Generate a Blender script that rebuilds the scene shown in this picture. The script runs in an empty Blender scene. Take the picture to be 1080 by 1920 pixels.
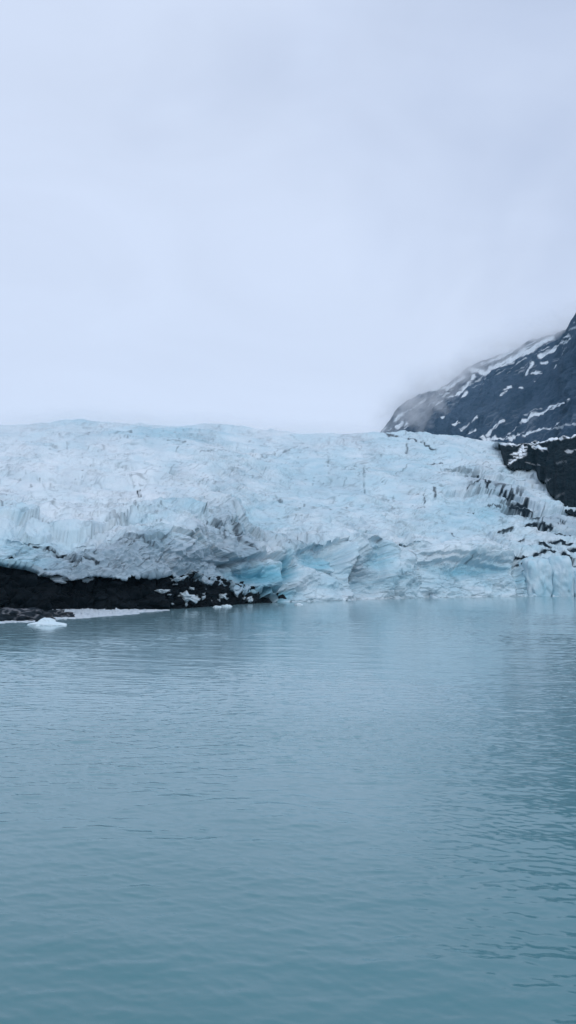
import bpy, bmesh, math, random
import numpy as np
from mathutils import Vector

random.seed(7)
scene = bpy.context.scene
COL = scene.collection
F32 = np.float32

# ------------------------------------------------------------------ camera
FPX = 1500.0                       # focal length in photo pixels (1080 x 1920)
CAM_H = 8.0                        # a boat deck above the water
HORIZON = 1095.0
PITCH = math.atan((HORIZON - 960.0) / FPX)
cam_data = bpy.data.cameras.new("camera")
cam = bpy.data.objects.new("camera", cam_data)
COL.objects.link(cam)
cam.location = (0, 0, CAM_H)
cam.rotation_euler = (math.pi / 2 + PITCH, 0, 0)
cam_data.sensor_fit = 'VERTICAL'
cam_data.sensor_height = 24.0
cam_data.lens = 24.0 * FPX / 1920.0
cam_data.clip_start = 0.3
cam_data.clip_end = 30000
scene.camera = cam

cp, sp = math.cos(PITCH), math.sin(PITCH)


def at(x, y, depth):
    """Survey helper: the point seen at photo pixel x, y at a given ground distance. Works on arrays."""
    x = np.asarray(x, float); y = np.asarray(y, float); depth = np.asarray(depth, float)
    cx = (x - 540.0) / FPX; cy = (960.0 - y) / FPX
    dy = cp - sp * cy; dz = sp + cp * cy
    t = depth / dy
    return np.stack([cx * t, dy * t, CAM_H + dz * t], -1)


def water_dist(x, y):
    cy = (960.0 - np.asarray(y, float)) / FPX
    dy = cp - sp * cy; dz = sp + cp * cy
    return -CAM_H / dz * dy


# ------------------------------------------------------------------ noise
_rng = np.random.RandomState(3)
_PERM = np.tile(_rng.permutation(256).astype(np.int32), 4)
_G = _rng.normal(size=(256, 3)); _G /= np.linalg.norm(_G, axis=1)[:, None]
_G = (_G * 1.5).astype(F32)
_RND = _rng.rand(256, 4).astype(F32)


def perlin(x, y, z):
    x, y, z = np.broadcast_arrays(np.asarray(x, F32), np.asarray(y, F32), np.asarray(z, F32))
    xi = np.floor(x); yi = np.floor(y); zi = np.floor(z)
    fx = x - xi; fy = y - yi; fz = z - zi
    X = xi.astype(np.int32) & 255; Y = yi.astype(np.int32) & 255; Z = zi.astype(np.int32) & 255
    u = fx * fx * fx * (fx * (fx * 6 - 15) + 10)
    v = fy * fy * fy * (fy * (fy * 6 - 15) + 10)
    w = fz * fz * fz * (fz * (fz * 6 - 15) + 10)
    out = np.zeros(x.shape, F32)
    for i in (0, 1):
        pa = _PERM[X + i]; wu = u if i else 1 - u
        for j in (0, 1):
            pb = _PERM[pa + Y + j]; wv = wu * (v if j else 1 - v)
            for k in (0, 1):
                g = _G[_PERM[pb + Z + k]]
                out += wv * (w if k else 1 - w) * (g[..., 0] * (fx - i) + g[..., 1] * (fy - j) + g[..., 2] * (fz - k))
    return out


def fbm(x, y, z, n=4, gain=0.5):
    a = 1.0; s = 0.0; f = 1.0
    for i in range(n):
        s = s + a * perlin(x * f + 17.3 * i, y * f - 9.1 * i, z * f + 5.7 * i)
        a *= gain; f *= 2.03
    return s


def ridged(x, y, z, n=4, gain=0.5):
    a = 1.0; s = 0.0; f = 1.0
    for i in range(n):
        s = s + a * (1 - np.abs(perlin(x * f + 7.3 * i, y * f - 3.1 * i, z * f + 15.7 * i)) * 2)
        a *= gain; f *= 2.03
    return s


def cells(x, y, z, tilt=0.5):
    """Cellular noise: (F2-F1 edge distance, per-cell random tilted plane height, per-cell random)."""
    x = np.asarray(x, F32); y = np.asarray(y, F32); z = np.asarray(z, F32)
    xi = np.floor(x).astype(np.int32); yi = np.floor(y).astype(np.int32); zi = np.floor(z).astype(np.int32)
    f1 = np.full(x.shape, 9.0, F32); f2 = np.full(x.shape, 9.0, F32)
    h = np.zeros(x.shape, F32); r = np.zeros(x.shape, F32)
    for i in (-1, 0, 1):
        pa = _PERM[(xi + i) & 255]
        for j in (-1, 0, 1):
            pb = _PERM[pa + ((yi + j) & 255)]
            for k in (-1, 0, 1):
                pc = _PERM[pb + ((zi + k) & 255)]
                c = _RND[pc]
                dx = xi + i + c[..., 0] - x; dy = yi + j + c[..., 1] - y; dz = zi + k + c[..., 2] - z
                d = dx * dx + dy * dy + dz * dz
                near = d < f1
                f2 = np.where(near, f1, np.minimum(f2, d))
                g = _G[pc]
                h = np.where(near, c[..., 3] - 0.5 + tilt * (g[..., 0] * dx + g[..., 1] * dy + g[..., 2] * dz), h)
                r = np.where(near, c[..., 3], r)
                f1 = np.where(near, d, f1)
    return np.sqrt(f2) - np.sqrt(f1), h, r


def sstep(a, b, x):
    t = np.clip((x - a) / (b - a), 0, 1)
    return t * t * (3 - 2 * t)


def curve(pts, smooth=0):
    px = np.array([p[0] for p in pts], float); py = np.array([p[1] for p in pts], float)

    def f(x):
        if smooth:
            s = 0
            for o in np.linspace(-smooth, smooth, 9):
                s = s + np.interp(x + o, px, py)
            return s / 9
        return np.interp(x, px, py)
    return f


def stroke(mask, X, Y, pts, width, strength, feather=0.6):
    """Raise MASK along a polyline given in the surface's own survey coordinates X, Y."""
    xs = [p[0] for p in pts]; ys = [p[1] for p in pts]; m = width * 2 + 4
    idx = np.nonzero((X > min(xs) - m) & (X < max(xs) + m) & (Y > min(ys) - m) & (Y < max(ys) + m))
    if len(idx[0]) == 0:
        return
    x = X[idx]; y = Y[idx]; d = np.full(x.shape, 1e9)
    for (ax, ay), (bx, by) in zip(pts[:-1], pts[1:]):
        vx, vy = bx - ax, by - ay
        t = np.clip(((x - ax) * vx + (y - ay) * vy) / (vx * vx + vy * vy + 1e-6), 0, 1)
        taper = 1.0
        d = np.minimum(d, np.hypot(x - ax - t * vx, y - ay - t * vy) * taper)
    v = strength * (1 - sstep(width * (1 - feather), width * (1 + feather), d))
    mask[idx] = np.maximum(mask[idx], v)


def normals_of(P):
    du = np.gradient(P, axis=1); dv = np.gradient(P, axis=0)
    n = np.cross(du, dv)
    n /= np.linalg.norm(n, axis=-1)[..., None] + 1e-9
    return n


# ------------------------------------------------------------------ mesh helpers
def grid_mesh(name, P, mat, attrs=None, parent=None, smooth=True):
    nv, nu = P.shape[:2]
    me = bpy.data.meshes.new(name)
    me.vertices.add(nv * nu)
    me.vertices.foreach_set("co", P.reshape(-1).astype(F32))
    a = np.arange(nv * nu).reshape(nv, nu)
    q = np.stack([a[:-1, :-1], a[:-1, 1:], a[1:, 1:], a[1:, :-1]], -1).reshape(-1)
    n = len(q) // 4
    me.loops.add(len(q)); me.loops.foreach_set("vertex_index", q.astype(np.int32))
    me.polygons.add(n)
    me.polygons.foreach_set("loop_start", np.arange(0, 4 * n, 4, dtype=np.int32))
    me.polygons.foreach_set("use_smooth", np.full(n, smooth))
    me.update(calc_edges=True)
    for k, v in (attrs or {}).items():
        at_ = me.attributes.new(k, 'FLOAT', 'POINT')
        at_.data.foreach_set("value", np.ascontiguousarray(v, dtype=F32).reshape(-1))
    me.materials.append(mat)
    o = bpy.data.objects.new(name, me)
    COL.objects.link(o)
    if parent:
        o.parent = parent
    return o


def tag(o, label=None, cat=None, group=None, kind=None):
    if label: o["label"] = label
    if cat: o["category"] = cat
    if group: o["group"] = group
    if kind: o["kind"] = kind
    return o


# ------------------------------------------------------------------ materials
def new_mat(name):
    m = bpy.data.materials.new(name); m.use_nodes = True
    nt = m.node_tree
    return m, nt, nt.nodes["Principled BSDF"]


def nd(nt, t, **kw):
    n = nt.nodes.new(t)
    for k, v in kw.items():
        if k in n.inputs:
            n.inputs[k].default_value = v
        else:
            setattr(n, k, v)
    return n


def mixc(nt, fac, a, b, mode='MIX'):
    n = nt.nodes.new('ShaderNodeMix'); n.data_type = 'RGBA'; n.blend_type = mode
    for sock, v in ((n.inputs[0], fac), (n.inputs[6], a), (n.inputs[7], b)):
        if isinstance(v, (int, float)): sock.default_value = v
        elif isinstance(v, tuple): sock.default_value = (*v, 1)
        else: nt.links.new(v, sock)
    return n.outputs[2]


def noise_out(nt, vec, scale, detail=4, rough=0.55, dist=0.0):
    n = nd(nt, 'ShaderNodeTexNoise', Scale=scale, Detail=detail, Roughness=rough, Distortion=dist)
    nt.links.new(vec, n.inputs['Vector'])
    return n.outputs['Fac']


def remap(nt, v, a, b, c=0.0, d=1.0):
    n = nd(nt, 'ShaderNodeMapRange')
    n.inputs[1].default_value = a; n.inputs[2].default_value = b
    n.inputs[3].default_value = c; n.inputs[4].default_value = d
    nt.links.new(v, n.inputs[0])
    return n.outputs[0]


def attr(nt, name):
    return nd(nt, 'ShaderNodeAttribute', attribute_name=name).outputs['Fac']


def math_(nt, op, a, b):
    n = nd(nt, 'ShaderNodeMath', operation=op)
    for s, v in ((n.inputs[0], a), (n.inputs[1], b)):
        if isinstance(v, (int, float)): s.default_value = v
        else: nt.links.new(v, s)
    return n.outputs[0]


def coords(nt, scale=(1, 1, 1), rot=(0, 0, 0)):
    tc = nd(nt, 'ShaderNodeTexCoord')
    mp = nd(nt, 'ShaderNodeMapping')
    mp.inputs['Scale'].default_value = scale; mp.inputs['Rotation'].default_value = rot
    nt.links.new(tc.outputs['Object'], mp.inputs['Vector'])
    return mp.outputs['Vector']


def bump(nt, bsdf, height, dist, strength=1.0, prev=None):
    b = nd(nt, 'ShaderNodeBump', Strength=strength, Distance=dist)
    nt.links.new(height, b.inputs['Height'])
    if prev is not None: nt.links.new(prev, b.inputs['Normal'])
    nt.links.new(b.outputs[0], bsdf.inputs['Normal'])
    return b.outputs[0]


def make_ice():
    m, nt, b = new_mat("glacier_ice")
    c = coords(nt)
    n1 = remap(nt, noise_out(nt, c, 0.035, 5), 0.35, 0.65)
    base = mixc(nt, n1, (0.60, 0.67, 0.715), (0.50, 0.61, 0.665))
    base = mixc(nt, attr(nt, "blue"), base, (0.10, 0.385, 0.505))
    speck = remap(nt, noise_out(nt, c, 0.55, 6, 0.7), 0.55, 0.8, 0.0, 0.22)
    grit = math_(nt, 'MULTIPLY', speck, attr(nt, "grime_shade"))
    base = mixc(nt, grit, base, (0.10, 0.12, 0.13))
    base = mixc(nt, math_(nt, 'MULTIPLY', attr(nt, "grime_shade"), 0.62), base, (0.15, 0.222, 0.285))
    base = mixc(nt, attr(nt, "dirt_shade"), base, (0.012, 0.020, 0.028))
    nt.links.new(base, b.inputs['Base Color'])
    b.inputs['Roughness'].default_value = 0.55
    nt.links.new(math_(nt, 'MULTIPLY', math_(nt, 'SUBTRACT', 1.0, attr(nt, 'dirt_shade')), 0.28), b.inputs['Specular IOR Level'])
    h = noise_out(nt, c, 0.45, 6, 0.65)
    bump(nt, b, h, 0.9, 0.5)
    return m


def make_floe():
    m, nt, b = new_mat("floating_ice")
    c = coords(nt)
    base = mixc(nt, noise_out(nt, c, 0.6, 4), (0.64, 0.72, 0.76), (0.46, 0.62, 0.69))
    nt.links.new(base, b.inputs['Base Color'])
    b.inputs['Roughness'].default_value = 0.4
    bump(nt, b, noise_out(nt, c, 3.0, 5, 0.6), 0.12, 0.8)
    return m


def make_slush():
    m, nt, b = new_mat("slush_ice")
    c = coords(nt)
    base = mixc(nt, remap(nt, noise_out(nt, c, 0.9, 5), 0.35, 0.7), (0.56, 0.62, 0.66), (0.30, 0.38, 0.44))
    nt.links.new(base, b.inputs['Base Color'])
    b.inputs['Roughness'].default_value = 0.6
    bump(nt, b, noise_out(nt, c, 2.5, 6, 0.65), 0.2, 0.8)
    return m


def make_rock(name, dark, light, snowcol=(0.72, 0.79, 0.84), scale=0.12, bd=1.2, snow=True, rough=0.8, tone=False):
    m, nt, b = new_mat(name)
    c = coords(nt)
    n1 = remap(nt, noise_out(nt, c, scale, 8, 0.65), 0.3, 0.72)
    if tone:
        n1 = math_(nt, 'ADD', math_(nt, 'MULTIPLY', n1, 0.4), math_(nt, 'MULTIPLY', attr(nt, 'tone'), 0.6))
    base = mixc(nt, n1, dark, light)
    if snow:
        base = mixc(nt, attr(nt, "snow"), base, snowcol)
    nt.links.new(base, b.inputs['Base Color'])
    b.inputs['Roughness'].default_value = rough
    b.inputs['Specular IOR Level'].default_value = 0.08
    bump(nt, b, noise_out(nt, c, scale * 3, 8, 0.65), bd, 0.8)
    return m


def make_water():
    m, nt, b = new_mat("fjord_water")
    c = coords(nt)
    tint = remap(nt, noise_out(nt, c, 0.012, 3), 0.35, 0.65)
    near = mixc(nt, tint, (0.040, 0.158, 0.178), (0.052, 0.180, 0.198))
    far_bright = mixc(nt, tint, (0.165, 0.298, 0.340), (0.198, 0.330, 0.372))          # sky reflection painted in: paler water towards the ice front
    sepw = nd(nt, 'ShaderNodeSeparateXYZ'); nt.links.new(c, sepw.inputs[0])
    far_ramp = math_(nt, 'ADD', sepw.outputs['Y'], math_(nt, 'MULTIPLY', noise_out(nt, coords(nt, (0.05, 0.05, 1)), 1.0, 4), 34.0))
    base = mixc(nt, remap(nt, far_ramp, 28.0, 75.0), near, far_bright)
    nt.links.new(base, b.inputs['Base Color'])
    b.inputs['Roughness'].default_value = 0.1
    b.inputs['IOR'].default_value = 1.5
    r = math.radians(-9)
    patch = remap(nt, noise_out(nt, coords(nt, (0.02, 0.035, 1)), 1.0, 3), 0.35, 0.7, 0.25, 1.0)
    big = noise_out(nt, coords(nt, (0.09, 0.16, 1), (0, 0, r)), 1.0, 2)
    mid = noise_out(nt, coords(nt, (0.40, 0.95, 1), (0, 0, r)), 1.0, 3, 0.5, 0.6)
    fin = noise_out(nt, coords(nt, (1.3, 3.2, 1), (0, 0, r)), 1.0, 2, 0.5, 0.5)
    bump(nt, b, math_(nt, 'MULTIPLY', fin, patch), 0.012)
    return m


M_ICE = make_ice()
M_FLOE = make_floe()
M_SLUSH = make_slush()
M_CLIFF = make_rock("wet_black_rock", (0.001, 0.003, 0.005), (0.006, 0.010, 0.014), scale=0.25, bd=0.6, snow=False, rough=0.6)
M_MTN = make_rock("mountain_rock", (0.024, 0.052, 0.088), (0.066, 0.108, 0.165), scale=0.03, bd=9.0, tone=True)
M_HILL = make_rock("dark_moraine", (0.001, 0.005, 0.008), (0.006, 0.016, 0.023), scale=0.06, bd=2.0)
M_ROCK = make_rock("veined_shore_rock", (0.005, 0.010, 0.015), (0.022, 0.031, 0.040), snowcol=(0.20, 0.21, 0.23), scale=0.8, bd=0.25)
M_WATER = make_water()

# ------------------------------------------------------------------ survey curves (photo coordinates)
Y_WATER = curve([(-700, 1172), (-300, 1160), (0, 1150), (110, 1147), (315, 1143), (400, 1137), (480, 1131), (540, 1129),
                 (600, 1127), (700, 1124), (800, 1121), (900, 1119.5), (1000, 1118.5), (1080, 1118), (1300, 1116.5), (1700, 1114)], 20)
Y_LIP = curve([(-700, 1040), (-200, 1050), (0, 1056), (30, 1062), (60, 1066), (85, 1080), (120, 1082), (150, 1088), (165, 1080), (200, 1077),
               (235, 1086), (255, 1082), (275, 1072), (300, 1070), (318, 1080), (345, 1092), (380, 1094), (410, 1102), (440, 1108), (465, 1112),
               (490, 1120), (515, 1130), (545, 1136), (560, 1137)], 4)
Y_FACE = curve([(-700, 950), (-200, 965), (0, 978), (60, 992), (150, 1000), (230, 998), (300, 985), (400, 995), (470, 1030), (520, 1030),
                (560, 1022), (620, 1010), (700, 1004), (780, 1012), (850, 1018), (920, 1022), (970, 1040), (1020, 1045), (1080, 1062),
                (1200, 1070), (1700, 1075)], 14)
Y_SKY = curve([(-700, 800), (-200, 796), (0, 795), (60, 793), (105, 785), (150, 780.5), (190, 786), (240, 791), (262, 787), (290, 791),
               (330, 793), (430, 797), (500, 804), (560, 810), (640, 812), (720, 811), (790, 808), (860, 809), (910, 822), (960, 836),
               (1080, 850), (1300, 870), (1700, 900)], 5)
D_SKY = curve([(-700, 800), (0, 860), (300, 930), (600, 1010), (900, 1080), (1080, 1050), (1700, 950)], 30)


def lip_y(x):
    w = Y_WATER(x) + 9.0
    t = sstep(500, 545, x)
    j = (6 * perlin(x / 26, 0.5, 0.5) + 6 * perlin(x / 9, 3.5, 0.5) + 4.0 * perlin(x / 4.1, 9.5, 0.5)) * (1 - t) * (0.4 + 0.6 * sstep(60, 130, x))
    return np.where(x > 545, w, Y_LIP(x) + j) * (1 - t) + w * t


def wdist(x):
    return water_dist(x, Y_WATER(x))


def slope_depth(x, y):
    """Ground distance of the smooth ice slope (between the face top and the skyline) at a survey coordinate."""
    yf = Y_FACE(x); ys = Y_SKY(x)
    df = wdist(x) + 21 - 3 * (1 - sstep(450, 600, x))
    w = np.clip((yf - y) / (yf - ys), 0, 1.0)
    g = w ** 0.92
    return 1.0 / ((1 - g) / df + g / D_SKY(x))


# ------------------------------------------------------------------ glacier
def dense_axis(a, b, lo, hi, step, coarse):
    return np.concatenate([np.arange(a, lo, coarse), np.arange(lo, hi, step), np.arange(hi, b + coarse, coarse)])


gx = dense_axis(-600, 1600, -50, 1130, 1.25, 8.0)
NU = len(gx)
yl = lip_y(gx); yf = Y_FACE(gx); ysk = Y_SKY(gx)
rows_y, rows_d = [], []
dw = wdist(gx)
dl = dw + 1.0
df = slope_depth(gx, yf)
left = 1 - sstep(480, 545, gx)
for k in range(8):                                  # underside, tucked behind the lip
    t = 1 - k / 8.0
    rows_y.append(yl + 5 * t * left); rows_d.append(dl + 9 * t * left + 0.2 * t)
NFACE = 130
for k in range(NFACE):
    t = k / (NFACE - 1)
    rows_y.append(yl + (yf - yl) * t)
    yls = np.where(left > 0.5, Y_LIP(gx), yl) * left + yl * (1 - left)
    t = np.clip((yls + 3 - rows_y[-1]) / (yls + 3 - yf), 0, 1)
    bul = t ** (1.15 + 0.3 * left) * (1 - 0.25 * np.sin(np.pi * t))
    rows_d.append(dl + (df - dl) * bul)
NSL = 330
for k in range(1, NSL + 1):
    t = k / NSL
    y = yf + (ysk - yf) * t
    rows_y.append(y); rows_d.append(slope_depth(gx, y))
zs = at(gx, ysk, D_SKY(gx))[..., 2]
QX = np.tile(gx, (len(rows_y), 1)); QY = np.array(rows_y); D = np.array(rows_d)
P = at(QX, QY, D)
back = []
for k in range(1, 12):                               # crown rolls over and away
    t = k / 11.0
    p = at(gx, ysk, D_SKY(gx) + 500 * t)
    p[:, 2] = zs - 60 * t * t + 6 * t
    back.append(p)
P = np.concatenate([P, np.array(back)], 0)
QX = np.tile(gx, (P.shape[0], 1))
QY = np.concatenate([QY, np.tile(ysk, (11, 1)) - np.arange(1, 12)[:, None]], 0)
N = normals_of(P)
if N[NFACE + 60, NU // 2, 1] > 0: N = -N
wx, wy, wz = P[..., 0], P[..., 1], P[..., 2]

low = sstep(-0.55, 0.02, (QY - Y_FACE(QX)) / 170.0)             # 1 on the ice face, fading up the slope
face = sstep(-12, 14, QY - Y_FACE(QX))
leftw = 1 - sstep(430, 560, QX)
upper = 1 - low
# domain warp
wa = 9 * fbm(wx / 45, wy / 45, wz / 22, 3); wb = 5 * fbm(wx / 45 + 31, wy / 45, wz / 22 + 7, 3)
h = 7.0 * fbm(wx / 150, wy / 150, wz / 60, 3) * (0.5 + 0.5 * upper)
h += 2.6 * (ridged(wx / 55, wy / 75, wz / 30, 4, 0.5) - 1.0) * (0.8 - 0.35 * face)
# long crevasse bands across the slope
n1 = perlin((wx + wa) / 110, (wy + wb * 2) / 26 + 4, wz / 17)
n2 = perlin((wx + wa) / 58 + 9, (wy + wb * 2) / 11, wz / 7.5)
n3 = perlin((wx + wa) / 27 + 2, (wy + wb) / 6.0, wz / 4.0 + 5)
gate = sstep(-0.05, 0.35, fbm(wx / 90 + 3, wy / 90, wz / 40, 2))
gateb = sstep(-0.15, 0.3, fbm(wx / 50 + 13, wy / 60, wz / 40, 2))
cre = 3.0 * np.exp(-(n1 / 0.055) ** 2) * gate + 1.8 * np.exp(-(n2 / 0.07) ** 2) * gateb + 0.7 * np.exp(-(n3 / 0.1) ** 2) * gateb
h -= cre * (1 - 0.75 * face)
h += (2.0 * n1 + 1.2 * n2 + 0.5 * n3) * (1 - 0.6 * face)                         # little benches between them
# broken blocks, strongest on the face and low slope
sx1 = 2.5 * fbm(wx / 12, wy / 12, wz / 12, 2); sx2 = 2.5 * fbm(wx / 12 + 40, wy / 12, wz / 12, 2)
e1, c1, r1 = cells((wx + sx1) / 21, (wy + sx2) / 30, (wz + sx1) / 17, 0.9)
e2, c2, r2 = cells((wx + sx1) / 7.5 + 5, (wy + sx2) / 14.0, (wz + sx2) / 6.0, 0.9)
rug = np.clip(0.38 + 0.35 * np.exp(-(((QX - 40) / 70) ** 2 + ((QY - 1020) / 36) ** 2)) + 0.9 * np.exp(-(((QX - 480) / 50) ** 2 + ((QY - 1050) / 36) ** 2))
              + 0.6 * np.exp(-(((QX - 1050) / 70) ** 2 + ((QY - 1060) / 40) ** 2)) + 0.5 * fbm(QX / 70, QY / 50, 7.7, 2), 0.12, 1.3)
nearlip = 1 - 0.85 * left[None, :] * (1 - sstep(8, 45, np.arange(P.shape[0])[:, None]))
blk = (0.10 + 0.90 * low) * nearlip
h += blk * (3.6 * c1 * (0.4 + 0.6 * rug) - 0.8 * np.exp(-e1 / 0.03) * rug)
h += blk * rug * (1.0 * c2 - 0.4 * np.exp(-e2 / 0.05))
h += 5.0 * fbm(wx / 34 + 3, wy / 60, wz / 20, 3) * face
fz1 = np.exp(-(((QX - 420) / 75) ** 2 + ((QY - 1005) / 46) ** 2) ** 1.5); fz2 = np.exp(-(((QX - 230) / 170) ** 2 + ((QY - 1035) / 45) ** 2) ** 1.5)
for fz, an, w1 in ((fz1, 54, 8.0), (fz2, 27, 9.0), (fz2, -24, 13.0)):
    ca_, sa_ = math.cos(math.radians(an)), math.sin(math.radians(an))
    fq = perlin((-QX * sa_ + QY * ca_ + 0.6 * wa) / w1, (QX * ca_ + QY * sa_) / 55, an * 0.37)
    h += fz * (0.9 * (1 - 2.2 * np.abs(fq)))                # pressure folds: sharp crests
h += 0.38 * fbm(wx / 3.4, wy / 3.4, wz / 2.0, 3, 0.6) * (0.5 + 0.5 * low)
# small stepped benches all the way up the icefall: each bench edge undercut a little
bw_ = QY + 16 * fbm(QX / 95, QY / 55, 3.7, 3) + 4 * perlin(QX / 14, QY / 14, 9.7)
for per, amp, ga in ((19.0, 1.7, 0), (8.5, 0.75, 5)):
    s_ = bw_ / per + ga; s_ = s_ - np.floor(s_)
    g_ = sstep(-0.1, 0.35, fbm(QX / 60 + ga, QY / 22, 2.1 + ga, 3))
    h -= amp * (1 - s_) ** 1.5 * g_ * (0.75 - 0.72 * face)
near_k2 = np.clip(dw / 400.0, 0.45, 1.2)[None, :]
# the ledges below the moraine on the right, and the lip of the front
for pts, dep, ht in [([(836, 872), (883, 874), (960, 878), (1012, 886)], 4, 9), ([(850, 884), (905, 881), (960, 890), (1020, 906)], 4, 20),
                     ([(838, 917), (900, 921), (946, 926), (990, 944), (1010, 952)], 6, 18), ([(950, 947), (1006, 957), (1045, 956), (1085, 966)], 6, 20),
                     ([(975, 987), (1000, 984), (1034, 992), (1090, 1000)], 5, 16), ([(690, 1004), (730, 1006), (765, 1012)], 4, 26), ([(925, 1000), (945, 996), (965, 992)], 3, 8),
                     ([(800, 1036), (850, 1040), (900, 1044), (960, 1050)], 3, 16), ([(30, 985), (63, 993), (100, 1012), (143, 1040), (180, 1062)], 2.2, 22), ([(210, 1000), (285, 1024), (340, 1050)], 2.5, 12), ([(428, 1052), (470, 1044), (520, 1032), (556, 1056)], 7, 26), ([(562, 1032), (600, 1013), (652, 1010)], 5, 42), ([(790, 1052), (840, 1046), (900, 1048), (955, 1062)], 4, 30), ([(340, 1052), (400, 1046), (440, 1052)], 2.5, 12)]:
    yl_ = curve(pts)(QX) + 2.5 * fbm(QX / 13, QY / 40, 4.4, 3)
    inx = sstep(pts[0][0] - 12, pts[0][0] + 6, QX) * (1 - sstep(pts[-1][0] - 6, pts[-1][0] + 12, QX))
    sd_ = QY - yl_
    h -= dep * near_k2 * np.where(sd_ > 0, np.clip(1 - sd_ / ht, 0, 1) ** 1.2, 0) * inx * sstep(0, 1.6, sd_)
# upright steps: the ice recedes on the right (+) or the left (-) of these edges
for pts, dep, wd in [([(1008, 652), (1060, 659), (1118, 668)], 5.5, 40), ([(1006, 722), (1060, 719), (1110, 712)], 4, -30), ([(1012, 765), (1064, 786), (1100, 790)], 3, 26),
                     ([(1046, 974), (1120, 977)], 4, -16), ([(1050, 1031), (1090, 1031), (1120, 1010)], 5, 16), ([(1055, 1062), (1120, 1070)], 4, 18), ([(1040, 880), (1100, 905)], 2, 30),
                     ([(1040, 385), (1075, 383)], 2, 20), ([(1070, 432), (1110, 427)], 4, 18), ([(1050, 560), (1128, 535)], 4, -26)]:
    xl_ = curve(pts)(QY) + 3 * fbm(QX / 40, QY / 12, 6.4, 3)
    iny = sstep(pts[0][0] - 10, pts[0][0] + 6, QY) * (1 - sstep(pts[-1][0] - 2, pts[-1][0] + 10, QY))
    sd_ = (QX - xl_) * (1 if wd > 0 else -1)
    h -= dep * near_k2 * np.where(sd_ > 0, np.clip(1 - sd_ / abs(wd), 0, 1), 0) * iny * sstep(0, 2.0, sd_)
# hand placed hollows (negative) and prows (positive): x, y, rx, ry, metres
near_k = np.clip(dw / 400.0, 0.45, 1.2)[None, :] * np.ones(QX.shape)
wpx = QX + 7 * fbm(QX / 28, QY / 28, 1.5, 3); wpy = QY + 5 * fbm(QX / 28 + 9, QY / 28, 4.5, 3)
for (ex, ey, rx, ry, dep) in [(602, 1044, 44, 30, -9), (541, 1064, 12, 22, -10), (513, 1116, 38, 14, -15), (470, 1078, 36, 22, -8),
                              (650, 1052, 9, 48, 6), (615, 1124, 54, 26, 7), (690, 1062, 22, 45, -5), (728, 1050, 8, 46, 4),
                              (760, 1075, 30, 34, 4), (870, 1066, 75, 16, -6), (880, 1034, 90, 12, 3), (805, 1116, 16, 7, -4),
                              (850, 1120, 125, 18, 3), (520, 1085, 14, 34, 4), (70, 1052, 60, 14, -2), (25, 1010, 30, 16, 3),
                              (290, 1030, 60, 26, 4), (430, 960, 34, 26, 5), (180, 1010, 45, 20, -5), (500, 960, 50, 30, -3),
                              (350, 1040, 30, 30, 3), (975, 1085, 6, 40, -5), (1003, 1078, 22, 30, 3)]:
    q = ((wpx - ex) / rx) ** 2 + ((wpy - ey) / ry) ** 2
    m = q < 6
    h[m] += (dep * near_k[m] * np.exp(-q[m] ** 1.3)).astype(h.dtype)
rowi = np.arange(P.shape[0])[:, None]
# sharp little crests and pits
c8 = ridged((wx + .4 * wa) / 11, (wy + wb) / 9, (wz + .5 * wb) / 5.5, 4, 0.6)
rough_ = np.clip(0.22 + 0.55 * low + 0.9 * fbm(QX / 75, QY / 40, 3.9, 2) + 0.4 * sstep(840, 960, QX), 0.1, 1)
h += 1.0 * (c8 - 1.1) * rough_ * (1 - 0.35 * face)
n4 = perlin((wx + wa) / 19 + 5, (wy + wb) / 8 + 3, (wz + .6 * wa) / 3.4)
h -= 1.3 * np.exp(-(n4 / 0.06) ** 2) * sstep(-0.1, 0.3, fbm(wx / 40 + 8, wy / 50, wz / 25, 2)) * rough_
h *= 1 - 0.7 * np.exp(-((QX + 20) / 130) ** 2 - ((QY - 1058) / 32) ** 2)
h *= np.minimum(1, rowi / (3.0 + 4 * left[None, :]))
PG = P + N * h[..., None]

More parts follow.
